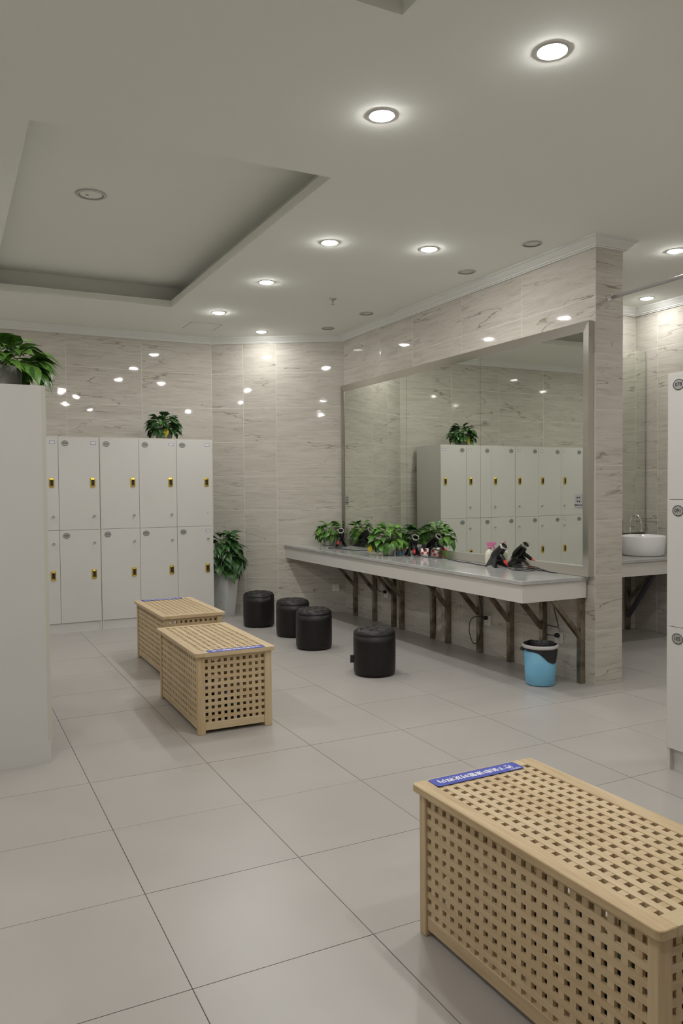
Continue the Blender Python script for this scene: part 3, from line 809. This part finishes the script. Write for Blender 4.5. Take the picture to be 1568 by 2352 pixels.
tag(put('plaster_patch', m_.mesh('plaster_patch', M_PLASTER)), 'narrow peeling plaster strip between the closest pair of steel posts', 'plaster patch')

# ------------------------------------------------------------------ bucket
t = thing('waste_bucket', 'sky blue plastic bucket with white rim and black bin liner', 'bucket', (3.262, 2.252, 0))
m_ = MB(); m_.lathe([(0, .004), (.100, .004), (.106, .012), (.122, .275), (.119, .275), (.104, .016), (0, .012)], 48); put('body', m_.mesh('body', M_BUCKET), t)
m_ = MB(); m_.ring([(.121, .272), (.130, .274), (.132, .294), (.128, .300), (.121, .298)], 48); put('rim', m_.mesh('rim', M_RIM), t)
m_ = MB(); v = []; f = []; n = 48
for q in range(n):
    a = 2 * PI * q / n
    w = .006 * math.sin(5 * a) + .004 * math.sin(9 * a + 1)
    v += [((.118) * math.cos(a), (.118) * math.sin(a), .302 + w * .4), ((.100 + w) * math.cos(a), (.100 + w) * math.sin(a), .26), ((.085 - w) * math.cos(a), (.085 - w) * math.sin(a), .12), (.05 * math.cos(a), .05 * math.sin(a), .09)]
for q in range(n):
    p = (q + 1) % n
    for k in range(3): f.append((q * 4 + k, p * 4 + k, p * 4 + k + 1, q * 4 + k + 1))
f.append(tuple(q * 4 + 3 for q in range(n)))
m_.add(v, f, 0, None, True)
# overhanging flap towards camera right
v = []; f = []; K = 34
a0, a1 = math.radians(-205), math.radians(-52)
def flap(deg):
    pts = [(-205, .012), (-160, .016), (-135, .026), (-118, .055), (-104, .085), (-88, .100), (-68, .104), (-60, .075), (-52, .03)]
    for (x0, y0), (x1, y1) in zip(pts, pts[1:]):
        if deg <= x1: return y0 + (y1 - y0) * (deg - x0) / (x1 - x0)
    return .02
for q in range(K + 1):
    u = q / K; a = a0 + (a1 - a0) * u
    dep = flap(math.degrees(a))
    for k in range(5):
        z = .272 - dep * k / 4; rr = .1255 - (.272 - z) * .050 + .0018 * math.sin(7 * a + k)
        v.append((rr * math.cos(a), rr * math.sin(a), z))
for q in range(K):
    for k in range(4): f.append((q * 5 + k, (q + 1) * 5 + k, (q + 1) * 5 + k + 1, q * 5 + k + 1))
m_.add(v, f, 0, None, True)
put('bin_liner', m_.mesh('bin_liner', M_BAG), t)
m_ = MB(); a = math.radians(153)
m_.lathe([(.014, 0), (.016, .01), (.012, .022), (0, .024)], 12, 0, Matrix.Translation((.121 * math.cos(a), .121 * math.sin(a), .262)) @ Matrix.Rotation(a, 4, 'Z') @ Matrix.Rotation(PI / 2, 4, 'Y')); put('handle_lug', m_.mesh('handle_lug', M_MATTE), t)
m_ = MB(); b_ = a + PI
hp = [(.128 * math.cos(a), .128 * math.sin(a), .262)] + [(.136 * math.cos(a - PI * k / 10), .136 * math.sin(a - PI * k / 10), .262) for k in range(1, 10)] + [(.128 * math.cos(b_), .128 * math.sin(b_), .262)]
m_.tube(hp, .003, 6); put('bail_handle', m_.mesh('bail_handle', M_RIM), t)

# ------------------------------------------------------------------ plants
def leaf_mesh(L, W, curl, fold, mt):
    m_ = MB(); v = []; f = []
    n = 7; prof = [0.0, .62, .95, 1.0, .82, .5, .2, 0.0]
    for k in range(n + 1):
        u = k / n; x = L * u; z = -curl * L * u * u + .05 * L * math.sin(u * PI)
        w = W / 2 * prof[k]
        for s in (-1, -.5, 0, .5, 1):
            v.append((x - (.10 * L * abs(s) * (1 - u) if k == 0 else 0), s * w, z + fold * abs(s) * w))
    for k in range(n):
        for q in range(4): f.append((k * 5 + q, k * 5 + q + 1, (k + 1) * 5 + q + 1, (k + 1) * 5 + q))
    m_.add(v, f, 0, None, True)
    me = bpy.data.meshes.new('leaf'); me.from_pydata(m_.v, [], m_.f); me.materials.append(mt)
    for p in me.polygons: p.use_smooth = True
    return me
LEAVES = {}
def leaf_set(size, mt):
    k = (size, mt.name)
    if k not in LEAVES:
        LEAVES[k] = [leaf_mesh(size, size * .68, .35, .25, mt), leaf_mesh(size * .85, size * .62, .6, .18, mt), leaf_mesh(size * 1.1, size * .66, .22, .3, mt)]
    return LEAVES[k]
def place_leaf(t, me, p, d, roll):
    d = Vector(d).normalized(); up = Vector((0, 0, 1))
    side = up.cross(d)
    side = side.normalized() if side.length > 1e-3 else Vector((0, 1, 0))
    nrm = d.cross(side)
    M = Matrix(((d.x, side.x, nrm.x, p[0]), (d.y, side.y, nrm.y, p[1]), (d.z, side.z, nrm.z, p[2]), (0, 0, 0, 1))) @ Matrix.Rotation(roll, 4, 'X')
    return put('leaf', me, t, mat=M)
def plant(t, rng, n, rx, rz, zc, size, mt, zpot, droop=.5, zmin=-9, cut=None, low=-.25):
    ls = leaf_set(size, mt); st = MB(); cnt = 0; tries = 0
    while cnt < n and tries < n * 12:
        tries += 1
        a = rng.uniform(0, 2 * PI); ct = rng.uniform(low, 1.0) ; shell = rng.choice((.55, .75, .8, .85, .9))
        s_ = math.sqrt(max(0, 1 - ct * ct))
        p = Vector((rx * s_ * math.cos(a) * shell, rx * s_ * math.sin(a) * shell, zc + rz * ct * shell))
        d = Vector((math.cos(a), math.sin(a), (ct * 1.1 - droop) + rng.uniform(-.3, .3)))
        d = d.normalized()
        a2 = rng.uniform(-.6, .6)
        d.rotate(Matrix.Rotation(a2, 3, 'Z'))
        tip = p + d * size
        if p.z < zmin or tip.z < zmin: continue
        if cut and cut(tip): continue
        place_leaf(t, rng.choice(ls), p, d, rng.uniform(-.5, .5)); cnt += 1
        if cnt % 2 == 0:
            q0 = Vector((rng.uniform(-.02, .02), rng.uniform(-.02, .02), zpot)); m1 = (q0 + p) / 2 + Vector((0, 0, .03))
            st.tube([q0, m1, p], .0022, 4)
    put('stems', st.mesh('stems', M_STEM), t)
rng = random.Random(3)
# on the left cabinet
t = thing('potted_plant', 'leafy green plant in a grey stone pot on the tall cabinet at left', 'plant', (-.36, 2.47, 2.0))
m_ = MB(); m_.lathe([(0, 0), (.130, 0), (.142, .02), (.146, .09), (.140, .118), (.128, .118), (.126, .09), (0, .088)], 32); put('pot', m_.mesh('pot', M_POTSTONE), t)
m_ = MB(); m_.lathe([(0, .10), (.13, .098)], 24); put('soil', m_.mesh('soil', M_SOIL), t)
plant(t, rng, 140, .26, .135, .135, .12, M_LEAF, .10, .45, .012, low=-.35, cut=lambda q: q.z < .09 and q.y < -.1 and q.x < .1)
for a, z, dz in ((-.25, .13, -.75), (-.5, .11, -.8), (.05, .10, -.7), (-.1, .16, -.3), (.3, .15, -.5), (-.8, .12, -.9), (-.35, .19, -.1)):
    place_leaf(t, leaf_set(.15, M_LEAF)[0], (.215 * math.cos(a), .215 * math.sin(a), z), (math.cos(a), math.sin(a), dz), .2)
# on the back lockers
t = thing('potted_plant', 'small leafy plant with one yellow leaf on top of the back lockers', 'plant', (1.545, 6.34, 1.995))
m_ = MB(); m_.lathe([(0, 0), (.075, 0), (.085, .02), (.092, .085), (.088, .085), (.08, .07), (0, .065)], 24); put('pot', m_.mesh('pot', M_POTSTONE), t)
plant(t, rng, 135, .155, .17, .115, .095, M_LEAFD, .07, .5, .008, low=-.45)
place_leaf(t, leaf_mesh(.10, .075, .3, .2, M_LEAFY), (-.01, -.105, .11), (-.05, -.35, -1), .0)
# tall planter on the floor
t = thing('floor_planter', 'tall pale grey tapered planter with dark green plant beside the lockers', 'plant', (2.215, 6.385, 0))
m_ = MB(); b0, b1 = .085, .125
def sq(s, z): return [(-s, -s, z), (s, -s, z), (s, s, z), (-s, s, z)]
v = sq(b0, 0) + sq(b1, .50) + sq(b1 - .015, .50) + sq(b1 - .02, .46)
f = [(3, 2, 1, 0), (12, 13, 14, 15)]
for L in range(3):
    for q in range(4): f.append((L * 4 + q, L * 4 + (q + 1) % 4, (L + 1) * 4 + (q + 1) % 4, (L + 1) * 4 + q))
m_.add(v, f); put('pot', m_.mesh('pot', M_PLANTER), t, (0, 0, 0), .55)
m_ = MB(); m_.box(-.1, .1, -.1, .1, .455, .465); put('soil', m_.mesh('soil', M_SOIL), t, (0, 0, 0), .55)
plant(t, rng, 130, .20, .30, .67, .155, M_LEAFD, .46, .75, .40, cut=lambda q: (q.y > .20 - q.x * .3) or (q.x < -.17 and q.y > -.26), low=-.55)
# counter plants
t = thing('potted_plant', 'bushy green plant in a glass pot on the far end of the counter', 'plant', (3.315, 5.885, ZCT))
m_ = MB(); m_.lathe([(0, 0), (.055, 0), (.062, .01), (.066, .085), (.062, .085), (.058, .014), (0, .010)], 24); put('pot', m_.mesh('pot', M_GLASS), t)
m_ = MB(); m_.lathe([(0, .012), (.056, .012), (.060, .06), (0, .062)], 20); put('soil', m_.mesh('soil', M_PLASTER), t)
plant(t, rng, 95, .135, .13, .145, .085, M_LEAF, .06, .55, .012, low=-.5, cut=lambda q: q.x * .528 + q.y * .849 > .145)
t = thing('potted_plant', 'large leafy green plant in a small pot at the middle of the counter', 'plant', (3.240, 4.40, ZCT))
m_ = MB(); m_.lathe([(0, 0), (.050, 0), (.056, .01), (.062, .095), (.058, .095), (.052, .014), (0, .010)], 24); put('pot', m_.mesh('pot', M_GLASS), t)
m_ = MB(); m_.lathe([(0, .012), (.050, .012), (.055, .06), (0, .062)], 20); put('soil', m_.mesh('soil', M_PLASTER), t)
plant(t, rng, 130, .165, .14, .155, .095, M_LEAF, .09, .55, .012, low=-.5)
place_leaf(t, leaf_mesh(.085, .05, .1, .2, M_LEAFY), (-.17, .06, .10), (-.15, -.1, -1), 0)

# ------------------------------------------------------------------ hair dryers on stands
def hair_dryer(label, x, y, rotz):
    t = thing('hair_dryer', label, 'hair dryer', (x, y, ZCT), rotz, 'black hair dryers on stands')
    ax = Vector((0, -.155, .125)).normalized(); c0 = Vector((0, .055, .070))
    Mz = Matrix.Translation(c0) @ ax.to_track_quat('Z', 'Y').to_matrix().to_4x4()
    m_ = MB(); m_.lathe([(0, -.012), (.022, -.010), (.036, .008), (.041, .035), (.041, .075), (.036, .115), (.032, .150), (.030, .165)], 28, 0, Mz); put('barrel', m_.mesh('barrel', M_BLACK), t)
    m_ = MB(); m_.ring([(.026, .160), (.034, .160), (.0345, .180), (.027, .182)], 28, 0, Mz); m_.lathe([(0, .168), (.027, .168)], 20, 1, Mz); put('nozzle', m_.mesh('nozzle', [M_CHROME, M_DARK]), t)
    a = c0 + ax * .085; b = Vector((-.038, -.165, .034)); mid = a.lerp(b, .70)
    m_ = MB(); m_.tube([a, a.lerp(b, .3) + Vector((0, 0, .004)), mid], [.017, .0165, .015], 12); hd = put('handle', m_.mesh('handle', M_BLACK), t)
    m_ = MB(); m_.tube([mid, a.lerp(b, .87), b], [.0140, .0125, .008], 12); put('handle_tip', m_.mesh('handle_tip', M_RED), hd)
    # wedge stand
    m_ = MB()
    for s in (-1, 1):
        v = [(s * .020, .070, .082), (s * .020, -.015, .115), (s * .075, -.045, 0), (s * .050, -.062, 0), (s * .030, .045, .020), (s * .062, .095, 0), (s * .046, .105, 0)]
        w = [(x_ - s * .012, y_, z_) for x_, y_, z_ in v]
        fs = [(0, 1, 2), (0, 2, 4), (2, 3, 4), (0, 4, 5), (4, 6, 5)]
        m_.add(v + w, fs + [tuple(7 + q for q in reversed(fc)) for fc in fs] + [(0, 1, 8, 7), (1, 2, 9, 8), (2, 3, 10, 9), (3, 4, 11, 10), (4, 6, 13, 11), (6, 5, 12, 13), (5, 0, 7, 12)])
    m_.box(-.022, .022, -.012, .070, .050, .064)
    put('stand', m_.mesh('stand', M_MATTE), t)
    return t
hair_dryer('black hair dryer with red handle tip nearest the right end of the counter', 3.415, 2.935, 0)
hair_dryer('black hair dryer with red handle tip beside the large counter plant', 3.415, 4.235, -.25)
hair_dryer('black hair dryer with red handle tip beside the far counter plant', 3.375, 5.70, -.45)
def cord(label, pts):
    m_ = MB(); m_.tube(smooth(pts, 8), .0036, 7)
    tag(put('dryer_cord', m_.mesh('dryer_cord', M_CABLE)), label, 'cable', 'hair dryer cords on the counter')
zc_ = ZCT + .004
cord('black cord looping on the counter towards the far plant', [(3.35, 5.56, zc_ + .02), (3.28, 5.58, zc_), (3.16, 5.55, zc_), (3.10, 5.42, zc_), (3.17, 5.33, zc_), (3.24, 5.42, zc_ + .004), (3.20, 5.50, zc_ + .005), (3.17, 5.30, zc_ + .003), (3.22, 5.08, zc_), (3.33, 4.90, zc_), (3.36, 4.72, zc_), (3.40, 4.60, zc_)])
cord('black cord running along the counter between two hair dryers', [(3.40, 4.12, zc_ + .018), (3.41, 4.02, zc_), (3.45, 3.92, zc_), (3.47, 3.83, zc_), (3.42, 3.80, zc_ + .003), (3.40, 3.88, zc_ + .004), (3.46, 3.78, zc_ + .004), (3.44, 3.62, zc_), (3.41, 3.47, zc_), (3.41, 3.30, zc_), (3.385, 3.17, zc_), (3.38, 3.05, zc_)])
cord('coiled black cord beside the nearest hair dryer', [(3.375, 2.765, zc_ + .024), (3.36, 2.73, zc_ + .01), (3.36, 2.66, zc_), (3.40, 2.55, zc_), (3.46, 2.53, zc_ + .01), (3.48, 2.62, zc_ + .03), (3.45, 2.72, zc_ + .03), (3.40, 2.72, zc_ + .015), (3.38, 2.62, zc_ + .008), (3.43, 2.56, zc_ + .012), (3.48, 2.66, zc_ + .014), (3.44, 2.77, zc_ + .012), (3.40, 2.70, zc_ + .02), (3.44, 2.58, zc_ + .02), (3.50, 2.52, zc_ + .012), (3.495, 2.42, zc_), (3.49, 2.33, zc_)])
t = thing('checked_box', 'small red and white checked box behind the large counter plant, seen in the mirror', 'box', (3.415, 4.44, ZCT), .1)
m_ = MB(); m_.box(-.05, .05, -.04, .04, 0, .03, 0); put('base', m_.mesh('base', mat('pale_blue_box', (.3, .5, .7), .5)), t)
m_ = MB(); m_.box(-.05, .05, -.04, .04, .03, .085, 0)
for (nx, hx, hy, ang) in ((3, .05, .04, 0), (3, .05, .04, PI), (2, .04, .05, PI / 2), (2, .04, .05, -PI / 2)):
    Mx = Matrix.Rotation(ang, 4, 'Z'); w_ = 2 * hx / nx
    for k in range(nx):
        for r_ in range(2):
            if (k + r_) % 2 == 0: m_.box(-hx + k * w_ + .003, -hx + (k + 1) * w_ - .003, -hy - .0006, -hy + .0004, .033 + r_ * .026, .056 + r_ * .026, 1, Mx)
put('checked_sleeve', m_.mesh('checked_sleeve', [M_WHITE, M_RED]), t)
# comb cup and spray bottle
t = thing('comb_cup', 'small red and white checked cup holding black combs behind the hair dryer', 'cup', (3.455, 4.095, ZCT))
m_ = MB(); m_.lathe([(0, 0), (.036, 0), (.040, .075), (.036, .075), (.034, .01), (0, .008)], 20, 0)
for q in range(8):
    a0 = q * PI / 4
    for r_ in range(2):
        if (q + r_) % 2: continue
        zz = .02 + r_ * .028; vv = []
        for k in range(4):
            a = a0 + k * PI / 12
            for z in (zz, zz + .025): rr = .0366 + z * .054; vv.append((rr * math.cos(a), rr * math.sin(a), z))
        m_.add(vv, [(2 * k, 2 * k + 2, 2 * k + 3, 2 * k + 1) for k in range(3)], 1)
put('cup', m_.mesh('cup', [M_WHITE, M_RED]), t)
m_ = MB(); m_.bar((0, 0, .02), (-.05, -.07, .125), .022, .006); put('comb', m_.mesh('comb', M_MATTE), t)
m_ = MB(); m_.bar((.01, .0, .02), (-.01, .03, .13), .018, .006); put('comb', m_.mesh('comb', M_MATTE), t)
t = thing('spray_bottle', 'milky spray bottle with pink trigger behind the nearest hair dryer', 'bottle', (3.452, 3.092, ZCT), -.5)
m_ = MB(); m_.lathe([(0, 0), (.036, 0), (.038, .008), (.037, .095), (.030, .118), (.014, .132), (.013, .142)], 24); put('bottle', m_.mesh('bottle', M_BOTTLE), t)
m_ = MB(); m_.lathe([(.016, .140), (.017, .160), (.013, .164)], 16); m_.prism([(-.022, .165), (.016, .165), (.052, .172), (.054, .190), (.018, .196), (-.026, .192)], -.011, .011, 0, Matrix(((1, 0, 0, 0), (0, 0, 1, 0), (0, 1, 0, 0), (0, 0, 0, 1))))
m_.bar((.024, 0, .172), (.046, 0, .128), .012, .006, 0, (0, 1, 0)); put('trigger', m_.mesh('trigger', M_PINK), t)

# ------------------------------------------------------------------ wash room beyond the wall end
t = thing('wash_counter', 'white wash basin counter on brackets in the room behind the wall end', 'counter', (0, 0, 0))
YV = 2.835
m_ = MB(); m_.box(XM + WTH + .002, XR - .002, YV, YF - .002, .762, .790); put('worktop', m_.mesh('worktop', M_STONE, .003), t)
m_ = MB(); m_.box(XM + WTH + .002, XR - .002, YV + .015, YV + .035, .640, .762); put('apron_front', m_.mesh('apron_front', M_APRON), t)
m_ = MB(); m_.box(XR - .022, XR - .002, YV, YF - .17, .790, .880); put('backsplash', m_.mesh('backsplash', M_STONE, .002), t)
m_ = MB(); m_.box(5.50, 5.54, YF - .046, YF - .006, 0, .762); put('post', m_.mesh('post', M_POST), t)
m_ = MB(); m_.bar((5.50, YF - .05, .14), (5.33, YV + .12, .74), .034, .034); put('strut', m_.mesh('strut', mat('blue_grey_strut', (.10, .10, .13), .4, .5)), t)
m_ = MB(); m_.bar((5.52, YF - .03, .30), (5.60, YF - .42, .74), .030, .030); put('strut', m_.mesh('strut', M_POST), t)
t = thing('wash_basin', 'round white ceramic vessel basin on the wash counter', 'basin', (5.280, 3.125, .790))
m_ = MB(); m_.lathe([(0, .004), (.170, .0), (.186, .012), (.197, .10), (.202, .178), (.199, .188), (.190, .188), (.182, .10), (.14, .035), (0, .022)], 56); put('bowl', m_.mesh('bowl', M_CERAMIC), t)
m_ = MB(); m_.lathe([(0, .026), (.022, .026), (.024, .022)], 20); put('drain', m_.mesh('drain', M_CHROME), t)
t = thing('faucet', 'tall chrome gooseneck faucet behind the round basin', 'faucet', (5.365, 3.365, .790))
m_ = MB(); m_.lathe([(.024, 0), (.024, .012), (.015, .022)], 20); put('base', m_.mesh('base', M_CHROME), t)
m_ = MB(); pts = [(0, 0, .02), (0, 0, .28)] + [(0, -.068 + .068 * math.cos(a * PI / 10), .30 + .075 * math.sin(a * PI / 10)) for a in range(0, 11)]
m_.tube(pts, .0095, 12); put('neck', m_.mesh('neck', M_CHROME), t)
m_ = MB(); m_.tube([(0, -.136, .30 - .006 * k) for k in range(0, 14)], [.0125 if k % 2 else .0095 for k in range(14)], 12); put('spout_end', m_.mesh('spout_end', M_CHROME), t)
t = thing('soap_bottle', 'small pink soap bottle behind the round basin', 'bottle', (5.545, 3.30, .790))
m_ = MB(); m_.lathe([(0, 0), (.026, 0), (.027, .12), (.012, .14), (.010, .15)], 16); put('bottle', m_.mesh('bottle', M_BOTTLE), t)
m_ = MB(); m_.lathe([(.012, .15), (.013, .175), (.008, .182), (0, .182)], 12); put('cap', m_.mesh('cap', M_PINK), t)
t = thing('wash_mirror', 'frameless mirror above the wash basin', 'mirror', (0, 0, 0))
m_ = MB(); m_.box(XM + WTH + .01, 5.622, 3.421, YF - .002, .988, 2.775); put('backing_box', m_.mesh('backing_box', M_SEAM), t)
m_ = MB(); m_.box(XM + WTH + .01, 5.624, 3.415, 3.4205, .985, 2.778); put('mirror_pane', m_.mesh('mirror_pane', M_MIRROR), t)
# curtain rod from the wall end across the passage
t = thing('curtain_rod', 'thin steel curtain rod fixed high on the end of the mirror wall', 'rod', (0, 0, 0))
m_ = MB(); m_.tube([(3.690, YC - .004, 2.80), (3.63, -1.4, 2.80)], .0125, 14); put('rod', m_.mesh('rod', mat('white_rod', (.5, .48, .47), .35, .3)), t)
m_ = MB(); m_.lathe([(.028, 0), (.026, .006), (.015, .012), (.015, .03)], 20, 0, Matrix.Translation((3.690, YC, 2.80)) @ Matrix.Rotation(PI / 2, 4, 'X')); put('wall_flange', m_.mesh('wall_flange', M_CHROME), t)
m_ = MB(); m_.tube([(3.635, -1.1, 2.80), (3.635, -1.1, ZC)], .006, 8); put('hanger', m_.mesh('hanger', M_CHROME), t)
